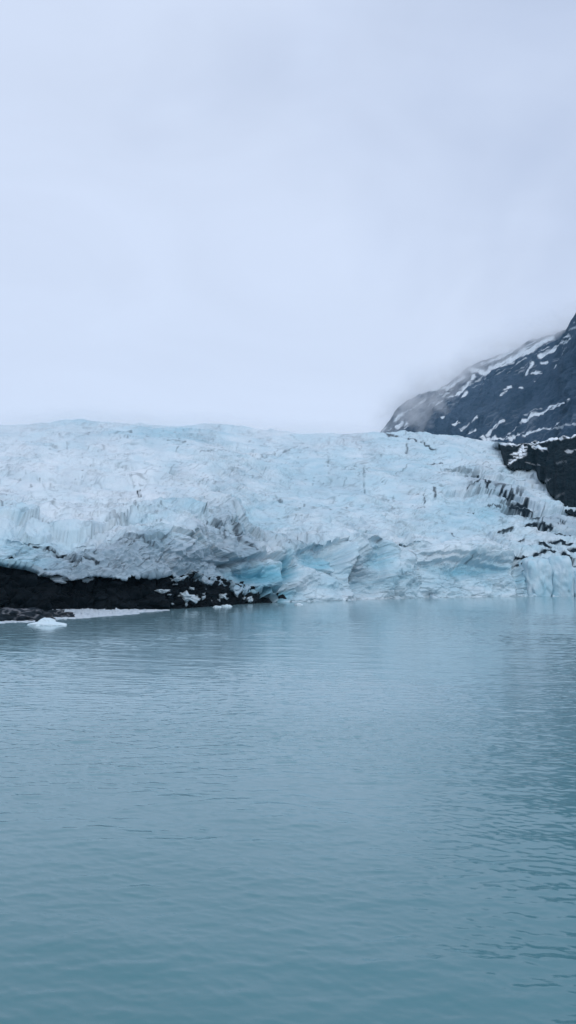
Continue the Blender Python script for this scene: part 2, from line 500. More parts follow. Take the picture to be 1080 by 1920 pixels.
# surface attributes: debris lines plus painted crack shade, grime plus overhang shade, old blue ice
dirt_shade = np.zeros(QX.shape); jx = QX + 3.0 * fbm(QX / 9, QY / 9, 7.5, 3); jy = QY + 2.4 * fbm(QX / 9 + 4, QY / 9, 2.5, 3)
STROKES = [  # debris and dirt marks, with ledge and crack shadow lines painted among them
    ([(721, 812), (770, 823), (816, 842)], 1.6, .7), ([(763, 831), (763, 846)], 1.5, .5), ([(802, 861), (830, 860)], 1.4, .6),
    ([(839, 872), (883, 874)], 3.5, .45), ([(899, 881), (909, 895), (908, 909), (913, 916)], 2.4, .9), ([(908, 897), (925, 895)], 1.5, .7),
    ([(893, 909), (908, 902)], 1.5, .7), ([(875, 917), (890, 910)], 1.6, .7), ([(929, 912), (953, 912)], 4, .5), ([(946, 926), (953, 940)], 4, .8),
    ([(960, 946), (988, 944)], 4, .9), ([(957, 948), (999, 955), (1006, 969)], 2.8, .9), ([(1006, 974), (1031, 970)], 2, .8),
    ([(981, 988), (999, 984), (1034, 992)], 2, .75), ([(915, 944), (943, 946)], 1, .6), ([(929, 999), (943, 995), (960, 992)], 2, .7),
    ([(938, 1003), (944, 1004)], 2, .6), ([(848, 995), (850, 1006)], 2, .7), ([(872, 963), (886, 965)], 1.3, .6), ([(814, 914), (818, 925)], 2, .6),
    ([(742, 914), (744, 923)], 1.6, .5), ([(798, 921), (798, 932)], 1.4, .6), ([(760, 944), (798, 942)], .9, .4),
    ([(953, 1018), (981, 1013)], 2.2, .7), ([(971, 1041), (992, 1043)], 3, .9), ([(996, 1043), (1017, 1039), (1052, 1039), (1073, 1053)], 3.6, .95),
    ([(1010, 1025), (1031, 1031)], 4, .95), ([(1031, 1016), (1070, 1021)], 4, .95), ([(1052, 1048), (1075, 1054)], 5, .95), ([(1064, 1033), (1120, 1032)], 5, .95),
    ([(985, 1022), (1003, 1030)], 2, .8), ([(1040, 1002), (1090, 1010)], 2.2, .7), ([(1078, 1060), (1160, 1062)], 5, .9), ([(975, 1052), (990, 1056)], 2.5, .8),
    ([(878, 1046), (883, 1050)], 2, .5), ([(971, 1071), (974, 1099)], 1.3, .6), ([(981, 1067), (996, 1087)], .9, .4), ([(767, 1032), (784, 1064)], 2, .35),
    ([(407, 993), (421, 1018)], 2, .55), ([(428, 993), (446, 1018), (463, 1039)], 1.6, .6), ([(340, 997), (368, 1025)], 1.1, .5), ([(375, 965), (386, 983)], 1.6, .5),
    ([(430, 1078), (426, 1108)], 1.6, .95), ([(384, 1039), (384, 1067)], .9, .5), ([(674, 1043), (681, 1078), (671, 1102)], 5, .35),
    ([(683, 874), (685, 905)], 2.4, .4), ([(619, 818), (616, 831)], 2.4, .3), ([(614, 937), (621, 951)], 2.6, .5), ([(516, 926), (530, 932)], 1.8, .5),
    ([(530, 849), (579, 840)], 1, .45), ([(375, 852), (428, 852)], 1, .4), ([(402, 890), (407, 900)], 1.5, .4),
    ([(257, 915), (258, 928)], 2, .85), ([(262.5, 915), (262.5, 925)], 1.4, .8), ([(252, 937), (258, 960)], 2.4, .6), ([(200, 970), (240, 970)], 2.4, .3),
    ([(63, 993), (127, 1030), (143, 1045)], 2.0, .75), ([(143, 1045), (180, 1063)], 1.6, .65), ([(210, 1007), (280, 1023)], 1.5, .5), ([(225, 1003), (268, 1018)], 1.1, .5),
    ([(260, 1040), (283, 1030)], 1.5, .5), ([(200, 1067), (217, 1050)], 1.3, .5), ([(190, 803), (200, 806)], 1.6, .4), ([(228, 820), (248, 816)], 1.4, .4),
    ([(168, 835), (183, 837)], 1.4, .35), ([(313, 837), (347, 837)], 1, .45), ([(330, 850), (335, 845)], 1.2, .4), ([(125, 834), (126, 842)], 1.2, .3), ([(0, 935), (6, 942)], 2, .4),
    ([(295, 1052), (312, 1030)], 1.3, .5), ([(320, 1066), (335, 1042)], 1.2, .5), ([(140, 1040), (150, 1062)], 3, .6), ([(90, 1060), (135, 1066)], 2.5, .5),
    ([(520, 1020), (535, 1032)], 1.8, .4), ([(556, 1000), (562, 1022)], 2, .4), ([(575, 998), (580, 1016)], 1.8, .35), ([(485, 1000), (497, 1012)], 1.6, .4),
]
for pts, w, s in STROKES:
    stroke(dirt_shade, jx, jy, pts, w * (0.72 if pts[0][0] > 850 else 0.95) + 0.15, min(1, s * 1.35))
brk = np.maximum(sstep(-0.35, 0.2, perlin(QX / 6, QY / 4, 3.3)), sstep(840, 900, QX))
dirt_shade *= 0.35 + 0.65 * brk
# hairlines: crevasse shade drawn into the colour as thin dark lines
fine = np.exp(-(perlin((QX + wa) / 46, (QY + wb) / 9, 0.7) / 0.035) ** 2) * sstep(0.12, 0.45, fbm(QX / 70, QY / 50, 8.1, 3))
dirt_shade = np.maximum(dirt_shade, 0.5 * fine * (1 - 0.3 * face))
for sx_, sy_, wd_, am_, sd0 in ((34, 4.2, 0.07, 0.34, 11.3), (20, 3.0, 0.09, 0.28, 17.9), (55, 7.0, 0.03, 0.45, 23.1)):
    hl = np.exp(-(perlin((QX + 1.2 * wa) / sx_, (QY + .5 * wb + 0.06 * QX) / sy_, sd0) / wd_) ** 2)
    dirt_shade = np.maximum(dirt_shade, am_ * hl * sstep(0.08, 0.5, fbm(QX / 48 + sd0, QY / 26, sd0, 3)))
ca, sa = math.cos(math.radians(52)), math.sin(math.radians(52))
ru = QX * ca + QY * sa; rv = -QX * sa + QY * ca
zone = np.exp(-(((QX - 420) / 75) ** 2 + ((QY - 1005) / 42) ** 2) ** 1.5)
zone2 = np.exp(-(((QX - 240) / 190) ** 2 + ((QY - 1040) / 40) ** 2) ** 1.5)
zone3 = np.exp(-(((QX - 565) / 50) ** 2 + ((QY - 1015) / 28) ** 2) ** 1.5)
diag = np.exp(-(perlin((ru + wa) / 38, (rv + wb) / 5.5, 2.2) / 0.11) ** 2) * sstep(-0.15, 0.15, fbm(QX / 22, QY / 22, 1.9, 2))
dirt_shade = np.maximum(dirt_shade, 0.8 * diag * np.maximum(zone, 0.7 * zone3))  # dark cracks at lower left, their shade put into the colour
d2 = np.exp(-(perlin((QX * .8 - QY * .5 + wa) / 26, (QY + .4 * QX + wb) / 7, 5.2) / 0.085) ** 2) * sstep(-0.1, 0.2, fbm(QX / 24 + 3, QY / 24, 6.9, 2))
dirt_shade = np.maximum(dirt_shade, 0.8 * d2 * zone2)
# melt streaks below the moraine on the right
axis = curve([(840, 880), (900, 900), (960, 935), (1020, 975), (1080, 990), (1600, 1010)])(QX)
band = np.exp(-((QY - axis) / 26) ** 2) * sstep(850, 900, QX)
lean = QX + 0.25 * (QY - axis) + 3 * fbm(QX / 30, QY / 14, 1.7, 2)
st = sstep(0.16, 0.62, 0.8 * perlin(lean / 5.2, QY / 20, 4.4) + 0.7 * perlin(lean / 2.6, QY / 13, 8.4) + 0.8 * fbm(QX / 34, QY / 12, 2.4, 3) + 0.1)
dirt_shade = np.maximum(dirt_shade, st * band)
sp_ = sstep(0.34, 0.7, fbm(QX / 9, QY / 2.6, 3.9, 3)) * sstep(0.05, 0.5, fbm(QX / 45 + 9, QY / 22, 5.1, 3))
dirt_shade = np.maximum(dirt_shade, 0.5 * sp_ * (1 - 0.6 * face))
fine2 = np.exp(-(perlin((QX + 1.5 * wa) / 30, (QY + .6 * wb) / 5.0, 4.7) / 0.05) ** 2) * sstep(0.0, 0.4, fbm(QX / 40, QY / 24, 2.1, 3))
dirt_shade = np.maximum(dirt_shade, 0.26 * fine2 * (1 - 0.4 * face))

gl_ = sstep(985, 1062, QY + 10 * fbm(QX / 50, QY / 30, 5.5, 3)) * (1 - sstep(455, 540, QX))  # lower left: real grime and painted overhang shade in one mask
grime_shade = np.clip(0.05 + 0.75 * gl_ * sstep(20, 150, QX + (QY - 1040)) + 0.5 * np.maximum(np.maximum(zone2, zone), 0.6 * zone3) + 0.7 * band + 0.35 * fbm(QX / 60, QY / 40, 1.1, 3)
                + 0.6 * np.exp(-(((QX - 688) / 22) ** 2 + ((QY - 1070) / 45) ** 2)), 0, 1)  # shaded side of the prow painted in along with its specks
blue = np.zeros(QX.shape)
for (ex, ey, rx, ry, s) in [(490, 1078, 52, 26, .85), (541, 1064, 14, 24, .95), (513, 1114, 42, 15, 1), (608, 1045, 46, 27, .5), (870, 1067, 85, 16, .5),
                            (712, 1042, 18, 34, .35), (437, 945, 15, 20, .55), (1015, 1085, 45, 36, .4), (1070, 1090, 40, 30, .55), (320, 815, 100, 22, .3),
                            (60, 1008, 70, 24, .4), (50, 1050, 80, 26, .5), (890, 960, 95, 38, .28), (600, 900, 140, 60, .14), (760, 860, 90, 60, .14),
                            (480, 960, 60, 30, .25), (800, 1090, 200, 30, .25), (20, 975, 40, 30, .2), (150, 790, 60, 9, .3), (300, 1010, 40, 22, .25),
                            (330, 960, 60, 20, .2), (640, 1090, 90, 30, .2)]:
    q = ((wpx - ex) / rx) ** 2 + ((wpy - ey) / ry) ** 2
    blue = np.maximum(blue, s * np.exp(-q ** 1.4))
pale = np.exp(-(((QX - 130) / 260) ** 2 + ((QY - 905) / 70) ** 2) ** 1.5)
blue = np.clip(blue * (1 - 0.5 * pale) + 0.16 - 0.16 * pale - 0.06 + 0.13 * fbm(QX / 60, QY / 7, 3.1, 3) + 0.10 * fbm(QX / 50 + 7, QY / 26, 9.1, 3) + 0.12 * (r1 - 0.5) * low + 0.05, 0, 1)

glacier = bpy.data.objects.new("glacier", None); COL.objects.link(glacier)
tag(glacier, "pale blue glacier tongue with a broken ice front meeting the water", "glacier")
SPLIT = 8 + NFACE - 1
A = {"dirt_shade": dirt_shade, "grime_shade": grime_shade, "blue": blue}
grid_mesh("ice_cliff", PG[:SPLIT + 1], M_ICE, {k: v[:SPLIT + 1] for k, v in A.items()}, glacier)
grid_mesh("ice_slope", PG[SPLIT:], M_ICE, {k: v[SPLIT:] for k, v in A.items()}, glacier)


# ------------------------------------------------------------------ lumps: ice blocks, bergs, boulders
def lump(name, mat, centre, size, seed, sub=5, rough=0.18, blocky=0.0, parent=None, attrs=None, shape=None, rotz=0.0, scale_n=1.0):
    """A noisy closed lump of SIZE metres around CENTRE, faceted by cellular noise when blocky."""
    bm = bmesh.new()
    bmesh.ops.create_icosphere(bm, subdivisions=sub, radius=1.0)
    me = bpy.data.meshes.new(name); bm.to_mesh(me); bm.free()
    n = len(me.vertices); co = np.zeros(n * 3, F32); me.vertices.foreach_get("co", co); co = co.reshape(-1, 3).astype(float)
    d = co.copy()
    if blocky:
        k = 1.0 / (np.sum(np.abs(co) ** 5, 1) ** 0.2)
        co = co * (1 + (k - 1) * blocky)[:, None]
    s = scale_n
    r = 1 + rough * fbm(d[:, 0] * 1.6 * s + seed, d[:, 1] * 1.6 * s, d[:, 2] * 1.6 * s + seed * 2, 4)
    e, c, _r = cells(d[:, 0] * 2.2 * s + seed * 3, d[:, 1] * 2.2 * s + 9, d[:, 2] * 2.2 * s, 1.0)
    r = r + rough * 0.8 * c
    co = co * r[:, None]
    if shape is not None:
        co = shape(co)
    co = co * (np.array(size) / 2.0)
    cz, sz = math.cos(rotz), math.sin(rotz)
    co = np.stack([co[:, 0] * cz - co[:, 1] * sz, co[:, 0] * sz + co[:, 1] * cz, co[:, 2]], 1)
    if parent is not None:
        co = co + np.array(centre)
    me.vertices.foreach_set("co", co.astype(F32).reshape(-1))
    me.polygons.foreach_set("use_smooth", np.full(len(me.polygons), True))
    for k_, v in (attrs(d, seed) if attrs else {}).items():
        a_ = me.attributes.new(k_, 'FLOAT', 'POINT'); a_.data.foreach_set("value", np.asarray(v, F32))
    me.materials.append(mat); me.update()
    o = bpy.data.objects.new(name, me); COL.objects.link(o)
    if parent is not None: o.parent = parent
    else: o.location = centre
    return o


def ice_attrs(b, g):
    return lambda d, s: {"blue": np.clip(b + 0.25 * fbm(d[:, 0] * 2 + s, d[:, 1] * 2, d[:, 2] * 2, 3), 0, 1), "dirt_shade": np.zeros(len(d)), "grime_shade": np.full(len(d), g)}


for i, (bx, by0, by1, bw, dd, rz) in enumerate([(1004, 1048, 1124, 52, 4, 0.35), (1050, 1046, 1124, 46, 1, -0.25), (1088, 1066, 1124, 44, 0, 0.2),
                                                (1140, 1060, 1124, 60, 1, 0.5)]):
    dep = float(wdist(bx)) + dd + 6
    pa = at(bx, by0, dep); pb = at(bx, by1, dep)
    hgt = pa[2] - pb[2]; wid = bw / FPX * dep
    lump("serac", M_ICE, (pa[0], pa[1] + 3, pb[2] + hgt * 0.46), (wid * 1.05, 17, hgt * 1.12), 3.3 + i * 5, 5, 0.09, 0.85, glacier, ice_attrs(0.32, 0.05), rotz=rz)

# ------------------------------------------------------------------ black rock cliff under the ice
cx_ = dense_axis(-600, 560, -40, 540, 1.5, 6.0)
NR = 90
yw = Y_WATER(cx_); yt = np.minimum(lip_y(cx_) - 14, yw - 6); dwc = wdist(cx_)
yt = np.where(cx_ > 480, yw - 26 + (cx_ - 480) * 0.3, yt)
tt = np.linspace(0, 1, NR)[:, None]
CY = (yw + 5) + (yt - yw - 5) * tt
CD = dwc + 0.5 + 6.5 * tt ** 1.4 + np.maximum(0, cx_ - 470) * 0.08
PC = at(np.tile(cx_, (NR, 1)), CY, CD)
NC = normals_of(PC)
if NC[NR // 2, 100, 1] > 0: NC = -NC
e, c, r = cells(PC[..., 0] / 5, PC[..., 1] / 5, PC[..., 2] / 3.4, 1.0)
e2_, c2_, r2_ = cells(PC[..., 0] / 1.8, PC[..., 1] / 1.8, PC[..., 2] / 1.3, 1.0)
hc = 1.9 * c + 0.6 * c2_ - 0.5 * np.exp(-e / 0.06) + 1.1 * fbm(PC[..., 0] / 14, PC[..., 1] / 14, PC[..., 2] / 7, 4)
oc = grid_mesh("rock_cliff", PC + NC * hc[..., None], M_CLIFF)
tag(oc, "black wet rock cliff under the ragged ice edge at the waterline", "cliff")

# ------------------------------------------------------------------ ice stranded on the cliff
ST = [("small dirty ice block wedged beneath the ice edge above the shore rocks", 103, 1086, 38, 11),
      ("tiny white ice lump hanging under the glacier lip over black cliff", 165, 1087, 16, 8),
      ("largest white ice patch lying on the black cliff near the water", 347, 1119, 34, 22),
      ("narrow grey ice sliver on the rock above the largest ice patch", 303, 1108, 20, 7),
      ("pale ice strip draped over the rock just under the ice edge", 322, 1088, 26, 9),
      ("pointed white ice scrap alone on the black rock, below the dark crack", 416, 1118, 13, 11),
      ("small white ice scrap on the rock nearest the blue ice cave", 468, 1124, 9, 10),
      ("little round ice scrap between the largest patch and the pointed scrap", 380, 1121, 8, 8),
      ("dim ice scrap upright on the rock right of the largest patch", 367, 1121, 5, 9)]
def strand(i, lab, sx, sy, w, hh):
    dep = float(wdist(sx)) - 0.3 + 5.5 * max(0, (float(Y_WATER(sx)) - sy) / 60) ** 1.2
    p = at(sx, sy, dep); k = dep / FPX

    def chip(co):
        co = co.copy(); f = 1 + 0.5 * fbm(co[:, 0] * 1.1 + i * 4.1, co[:, 2] * 1.1, 0.5 + i, 3)
        co[:, 0] = co[:, 0] * f + 0.35 * co[:, 2] * math.sin(i * 2.1)
        co[:, 2] = co[:, 2] * (0.75 + 0.5 * fbm(co[:, 0] * 1.6 + 3 * i, 0.5, 0.5, 3))
        return co
    o = lump("stranded_ice", M_ICE, p, (w * k, 2.2, hh * k), 11 + i * 3.7, 4, 0.5, 0.55, scale_n=0.9, shape=chip, attrs=ice_attrs(0.05, 0.42))
    tag(o, lab, "ice block", "ice stranded on the black cliff")


for i, (lab, sx, sy, w, hh) in enumerate(ST):
    strand(i, lab, sx, sy, w, hh)
rs = random.Random(12)
for i in range(16):
    sx = rs.choice([rs.uniform(296, 372), rs.uniform(376, 480)])
    yt_ = float(Y_LIP(sx)); yw_ = float(Y_WATER(sx))
    strand(20 + i, "tiny ice scrap, one of many scattered on the black rock under the ice edge", sx, rs.uniform(yt_ + 8, yw_ - 6), rs.uniform(3, 8), rs.uniform(2, 6))

# ------------------------------------------------------------------ shore rocks, bergs, slush
def on_water(x, y):
    d = float(water_dist(x, y)); p = at(x, y, d); return (float(p[0]), float(p[1]), 0.0), d / FPX


def veins(d, s):
    v = np.zeros(len(d))
    for off, sc in ((0.0, 1.1), (5.0, 1.9)):
        n_ = perlin(d[:, 0] * sc * 1.4 + s + off, d[:, 1] * sc, d[:, 2] * sc * 0.7 + off)
        v = np.maximum(v, np.exp(-(n_ / 0.045) ** 2))
    return {"snow": np.clip(v, 0, 1) * 0.9}


(p, k) = on_water(28, 1165)
o = lump("shore_rock", M_ROCK, (p[0], p[1] + 4, 0.1), (108 * k, 8, 44 * k), 21, 5, 0.2, 0.3, attrs=veins)
tag(o, "larger dark shore rock crossed by pale veins, left of the blue iceberg", "rock", "dark rocks at the foot of the cliff")
(p, k) = on_water(96, 1159)
o = lump("shore_rock", M_ROCK, (p[0], p[1] + 3, 0.0), (68 * k, 5, 24 * k), 37, 5, 0.25, 0.2, attrs=veins)
tag(o, "smaller low dark rock behind the blue iceberg, ending at the slush ice", "rock", "dark rocks at the foot of the cliff")


def berg_shape(co):
    z = co[:, 2]; w = 1 - 0.5 * sstep(0.12, 0.42, z)
    co = co.copy(); co[:, 0] = co[:, 0] * w - 0.04 * z; co[:, 1] *= w
    co[:, 2] = np.where(z > 0, z * (1.12 - 0.3 * z), z)
    return co


(p, k) = on_water(84, 1173)
o = lump("iceberg", M_FLOE, (p[0], p[1] + 1.5, 0.0), (66 * k, 4.5, 34 * k), 5, 5, 0.14, 0.0, shape=berg_shape)
tag(o, "small pale blue iceberg with a rounded top floating before the shore rocks", "iceberg")
for lab, x, y, w, hh, sd in [("flat ice floe on its own below the cliff, left of its twin", 408, 1139, 16, 6, 41),
                             ("flat ice floe close beside another, below the dark ice crack", 425, 1138, 20, 8, 47),
                             ("small lone ice floe in front of the blue ice cave", 560, 1135, 14, 8, 53)]:
    (p, k) = on_water(x, y)
    o = lump("ice_floe", M_FLOE, p, (w * k, 2.4, hh * k), sd, 4, 0.25, 0.0)
    tag(o, lab, "ice floe", "small ice floes drifting under the glacier front")
(p, k) = on_water(418, 1136)
o = lump("boulder", M_ROCK, (p[0], p[1] + 1, 0), (9 * k, 1.6, 7 * k), 61, 4, 0.25, 0.0, attrs=lambda d, s: {"snow": np.zeros(len(d))})
tag(o, "tiny brown boulder just above the water behind the paired floes", "boulder")


def slush(name, top, bot, x0, x1, hgt, label, seed):
    """A mat of packed slush: a bumpy plate between two waterline curves."""
    xs = np.linspace(x0, x1, 420); v = np.linspace(0, 1, 40)[:, None]
    ty = curve(top)(xs); by = curve(bot)(xs)
    jag = 1.1 * fbm(xs / 12 + seed, 0.5, 0.5, 4)
    Yp = by + jag * np.minimum(1, (by - ty) / 3) + (ty - by) * v
    Dd = water_dist(np.tile(xs, (40, 1)), Yp)
    Pp = at(np.tile(xs, (40, 1)), Yp, Dd)
    th = np.clip((by - ty) / 6, 0.0, 1)
    e_, c_, r_ = cells(Pp[..., 0] / 1.3, Pp[..., 1] / 1.3, np.full(Pp.shape[:2], seed), 0.6)
    edge = np.minimum(sstep(0, 0.12, v), sstep(0, 0.1, 1 - v))
    hz = (0.35 * hgt + hgt * (0.5 + c_) * 0.7 + 0.25 * hgt * fbm(Pp[..., 0] / 3, Pp[..., 1] / 3, seed, 3)) * edge * th - 0.04 * (1 - edge)
    rise = 0.6 * hgt * sstep(0.5, 0.95, v) * th * edge
    Pp[..., 2] = hz + rise
    o_ = grid_mesh(name, Pp, M_SLUSH)
    tag(o_, label, "slush ice", "bands of white slush ice along the shore")
    return o_


slush("slush_ice", [(95, 1148), (120, 1146.5), (220, 1146), (318, 1143.5)], [(95, 1158), (130, 1157), (230, 1151), (318, 1144.5)], 95, 318, 0.55,
      "long white band of packed slush ice along the foot of the black cliff", 2.0)
slush("slush_ice", [(100, 1157), (170, 1154.5), (262, 1149.5)], [(100, 1162), (170, 1158), (262, 1151)], 100, 262, 0.3,
      "thin lower slush ice band tapering out from behind the blue iceberg", 7.0)
slush("slush_ice", [(-120, 1172), (0, 1166), (66, 1163)], [(-120, 1176), (0, 1169), (66, 1166)], -120, 66, 0.3,
      "short white slush ice band in front of the larger veined rock", 13.0)

# ------------------------------------------------------------------ dark hill on the right bank
hx = dense_axis(926, 1700, 926, 1130, 1.25, 6.0)
Y_CREST = curve([(905, 829), (940, 829), (1000, 831), (1040, 826), (1080, 818), (1150, 800), (1400, 740), (1700, 660)], 6)
Y_HB = curve([(905, 829.5), (926, 830.5), (938, 842), (946, 866), (952, 874), (965, 878), (1006, 881), (1010, 896), (1023, 903), (1027, 921), (1040, 931), (1044, 945), (1056, 950),
              (1060, 961), (1080, 966), (1110, 974), (1300, 1000), (1700, 1060)])
D_CREST = curve([(905, 1010), (1000, 930), (1080, 860), (1400, 760), (1700, 700)], 10)
NH = 190
tt = np.linspace(0, 1, NH)[:, None]
hb = Y_HB(hx) + 4.0 * fbm(hx / 9, 0.5, 2.5, 4, 0.65); hcr = Y_CREST(hx)
hb = np.maximum(hb, hcr + 1.5)
HY = hb + (hcr - hb) * tt
d0 = slope_depth(hx, hb) - 7; d1 = np.minimum(D_CREST(hx), 1e9)
HD = 1.0 / ((1 - tt) / d0 + tt / d1)
PH = at(np.tile(hx, (NH, 1)), HY, HD)
skirt = at(hx, hb + 6, d0 + 22)[None]
tail = []
for k in range(1, 8):
    p = at(hx, hcr, d1 + 60 * k); p[:, 2] = PH[-1, :, 2] - 2.5 * k * k; tail.append(p)
HXq = np.tile(hx, (NH + 8, 1)); HYq = np.concatenate([(hb + 6)[None], HY, np.tile(hcr, (7, 1))], 0)
PH = np.concatenate([skirt, PH, np.array(tail)], 0)
NHm = normals_of(PH)
if NHm[NH // 2, 60, 1] > 0: NHm = -NHm
a_, b_, c_ = PH[..., 0], PH[..., 1], PH[..., 2]
hh_ = 6 * fbm(a_ / 60, b_ / 60, c_ / 40, 5, 0.55) + 2.0 * (ridged(a_ / 18, b_ / 18, c_ / 12, 4) - 1)
hh_ *= (0.12 + 0.88 * sstep(0, 40, np.tile(hb, (NH + 8, 1)) - HYq))
snow = np.zeros(HXq.shape)
sx = HXq + 4 * fbm(HXq / 12, HYq / 7, 1.1, 3); sy = HYq + 3 * fbm(HXq / 12 + 6, HYq / 7, 5.1, 3)
for pts, w, s in [([(905, 829), (950, 830), (990, 837), (1025, 843)], 2.6, 1), ([(990, 834), (1030, 828), (1085, 817)], 2.4, 1), ([(1090, 816), (1200, 790)], 4, 1),
                  ([(962, 856), (985, 846)], 2.2, 1), ([(955, 868), (972, 858), (985, 852)], 2.4, 1), ([(985, 866), (1010, 872)], 1.2, .25), ([(1045, 868), (1060, 866)], 2, .12),
                  ([(1040, 935), (1055, 925)], 3, .10), ([(1020, 905), (1030, 898)], 2, .3), ([(1060, 845), (1085, 838)], 1.2, .5)]:
    stroke(snow, sx, sy, pts, w, s, 0.5)
snow *= sstep(-0.5, -0.2, fbm(HXq / 8, HYq / 2.2, 9.1, 3))
ohl = grid_mesh("hill", PH + NHm * hh_[..., None], M_HILL, {"snow": snow})
tag(ohl, "nearly black bare hill on the right bank beside the ice", "hill", kind="structure")

# ------------------------------------------------------------------ mountain
mx = dense_axis(690, 1700, 690, 1130, 1.3, 6.0)
Y_RIDGE = curve([(690, 826), (712, 812), (726, 792), (742, 772), (765, 748), (800, 736), (840, 720), (880, 688), (940, 664), (1000, 636), (1050, 622),
                 (1062, 618), (1068, 604), (1078, 590), (1100, 545), (1150, 490), (1300, 430), (1700, 400)], 2)
D_RIDGE = curve([(690, 2150), (880, 2150), (1000, 2000), (1055, 1880), (1066, 1700), (1100, 1620), (1300, 1500), (1700, 1350)], 4)
D_MB = curve([(690, 2080), (760, 1900), (880, 1600), (1000, 1400), (1080, 1250), (1300, 1080), (1700, 950)], 10)
NM = 330
tt = np.linspace(0, 1, NM)[:, None]
my0 = np.full(mx.shape, 850.0) + 20 * sstep(800, 1100, mx)
mr = Y_RIDGE(mx) + 2.2 * fbm(mx / 22, 3.3, 1.1, 4)
MY = my0 + (mr - my0) * tt
MD = 1.0 / ((1 - tt) / D_MB(mx) + tt / D_RIDGE(mx))
PM = at(np.tile(mx, (NM, 1)), MY, MD)
tail = []
for k in range(1, 10):
    p = at(mx, mr, D_RIDGE(mx) + 70 * k); p[:, 2] = PM[-1, :, 2] - 8 * k - 2 * k * k; tail.append(p)
MXq = np.tile(mx, (NM + 9, 1)); MYq = np.concatenate([MY, np.tile(mr, (9, 1))], 0)
PM = np.concatenate([PM, np.array(tail)], 0)
NMm = normals_of(PM)
if NMm[NM // 2, 60, 1] > 0: NMm = -NMm
a_, b_, c_ = PM[..., 0], PM[..., 1], PM[..., 2]
ca, sa = math.cos(math.radians(-38)), math.sin(math.radians(-38))
U = MXq * ca + MYq * sa; V = -MXq * sa + MYq * ca            # U runs up to the right along the rock's bedding
hm = 10 * fbm(a_ / 330, b_ / 330, c_ / 260, 3) + 6 * (ridged(U / 150, V / 22, 0.4, 5, 0.6) - 1) + 4 * fbm(a_ / 30, b_ / 30, c_ / 40, 4, 0.6)
hm += 6 * (ridged(MXq / 30 + MYq / 70, MYq / 160, 5.4, 4, 0.6) - 1)
hm *= (0.35 + 0.65 * sstep(0, 25, MYq - (Y_RIDGE(MXq)))) * sstep(690, 720, MXq)
snow = np.zeros(MXq.shape)
sx = MXq + 2.0 * fbm(U / 24, V / 5, 1.1, 4); sy = MYq + 1.5 * fbm(U / 22 + 6, V / 3.0, 5.1, 4, 0.6)
for pts, w, s in [([(742, 788), (755, 778)], 5.5, 1), ([(748, 805), (758, 796)], 4, 1), ([(762, 806), (766, 797)], 2.5, 1), ([(717, 809), (724, 800)], 1.5, .8),
                  ([(780, 737), (815, 731), (845, 727)], 3.6, 1), ([(838, 733), (855, 718), (870, 706)], 2.2, 1), ([(842, 750), (862, 738), (878, 722), (892, 707)], 3.2, 1),
                  ([(866, 748), (876, 738)], 2.2, 1), ([(818, 765), (832, 755)], 1.8, .9), ([(886, 694), (910, 700), (925, 690), (960, 672), (1000, 650), (1035, 632)], 5.5, 1),
                  ([(905, 685), (935, 672), (975, 650)], 3.5, .9), ([(1012, 668), (1030, 656), (1055, 640), (1066, 630)], 3.8, 1), ([(985, 700), (1000, 680)], 2.6, 1), ([(995, 697), (1010, 692)], 2.2, 1),
                  ([(1012, 678), (1022, 674)], 2, 1), ([(1030, 700), (1042, 686)], 2.2, 1), ([(1000, 712), (1006, 709)], 2, 1), ([(938, 738), (955, 720)], 2.4, 1), ([(975, 731), (980, 728)], 1.4, 1),
                  ([(858, 806), (866, 801)], 3, 1), ([(868, 812), (898, 790)], 1.5, .9), ([(880, 816), (893, 808)], 2, .9), ([(832, 791), (836, 788)], 2, .9),
                  ([(915, 820), (932, 808), (950, 797)], 3, .9), ([(955, 819), (972, 809)], 1.6, .8), ([(962, 824), (1000, 813), (1015, 809)], 2.8, 1), ([(982, 803), (1010, 788)], 1.5, .55),
                  ([(985, 800), (1030, 775), (1072, 752)], 2.6, 1), ([(990, 790), (1020, 772)], 1.4, .5), ([(1010, 814), (1055, 797)], 1.8, .9), ([(1040, 812), (1090, 798)], 2.4, .5), ([(1058, 646), (1072, 636)], 1.8, 1),
                  ([(900, 826), (960, 826)], 3, 1), ([(1090, 745), (1150, 700)], 3, 1), ([(1120, 790), (1200, 740)], 4, 1), ([(1150, 600), (1230, 520)], 5, 1), ([(1250, 700), (1350, 620)], 5, 1)]:
    stroke(snow, sx, sy, pts, w * 0.8, s, 0.45)
snow *= sstep(-0.6, -0.35, fbm(U / 26, V / 2.2, 2.7, 3, 0.6))
bits = sstep(0.42, 0.52, fbm(U / 45, V / 2.4, 12.7, 4, 0.5)) * np.maximum(np.exp(-((MYq - Y_RIDGE(MXq) - 12) / 30) ** 2), 0.15 * np.exp(-((MYq - 805) / 28) ** 2) * sstep(850, 930, MXq))
snow = np.maximum(snow, 0.85 * bits)
tone = 0.5 + 0.6 * fbm(U / 70, V / 14, 3.3, 4, 0.6) + 0.5 * fbm((MXq + 0.35 * MYq) / 9, MYq / 60, 8.3, 3) - 0.25 * sstep(760, 830, MYq + 0.2 * (MXq - 900))
omt = grid_mesh("mountain", PM + NMm * hm[..., None], M_MTN, {"snow": snow, "tone": np.clip(tone, 0, 1)})
tag(omt, "dark rock mountain with diagonal snow streaks and its ridge lost in fog", "mountain", kind="structure")

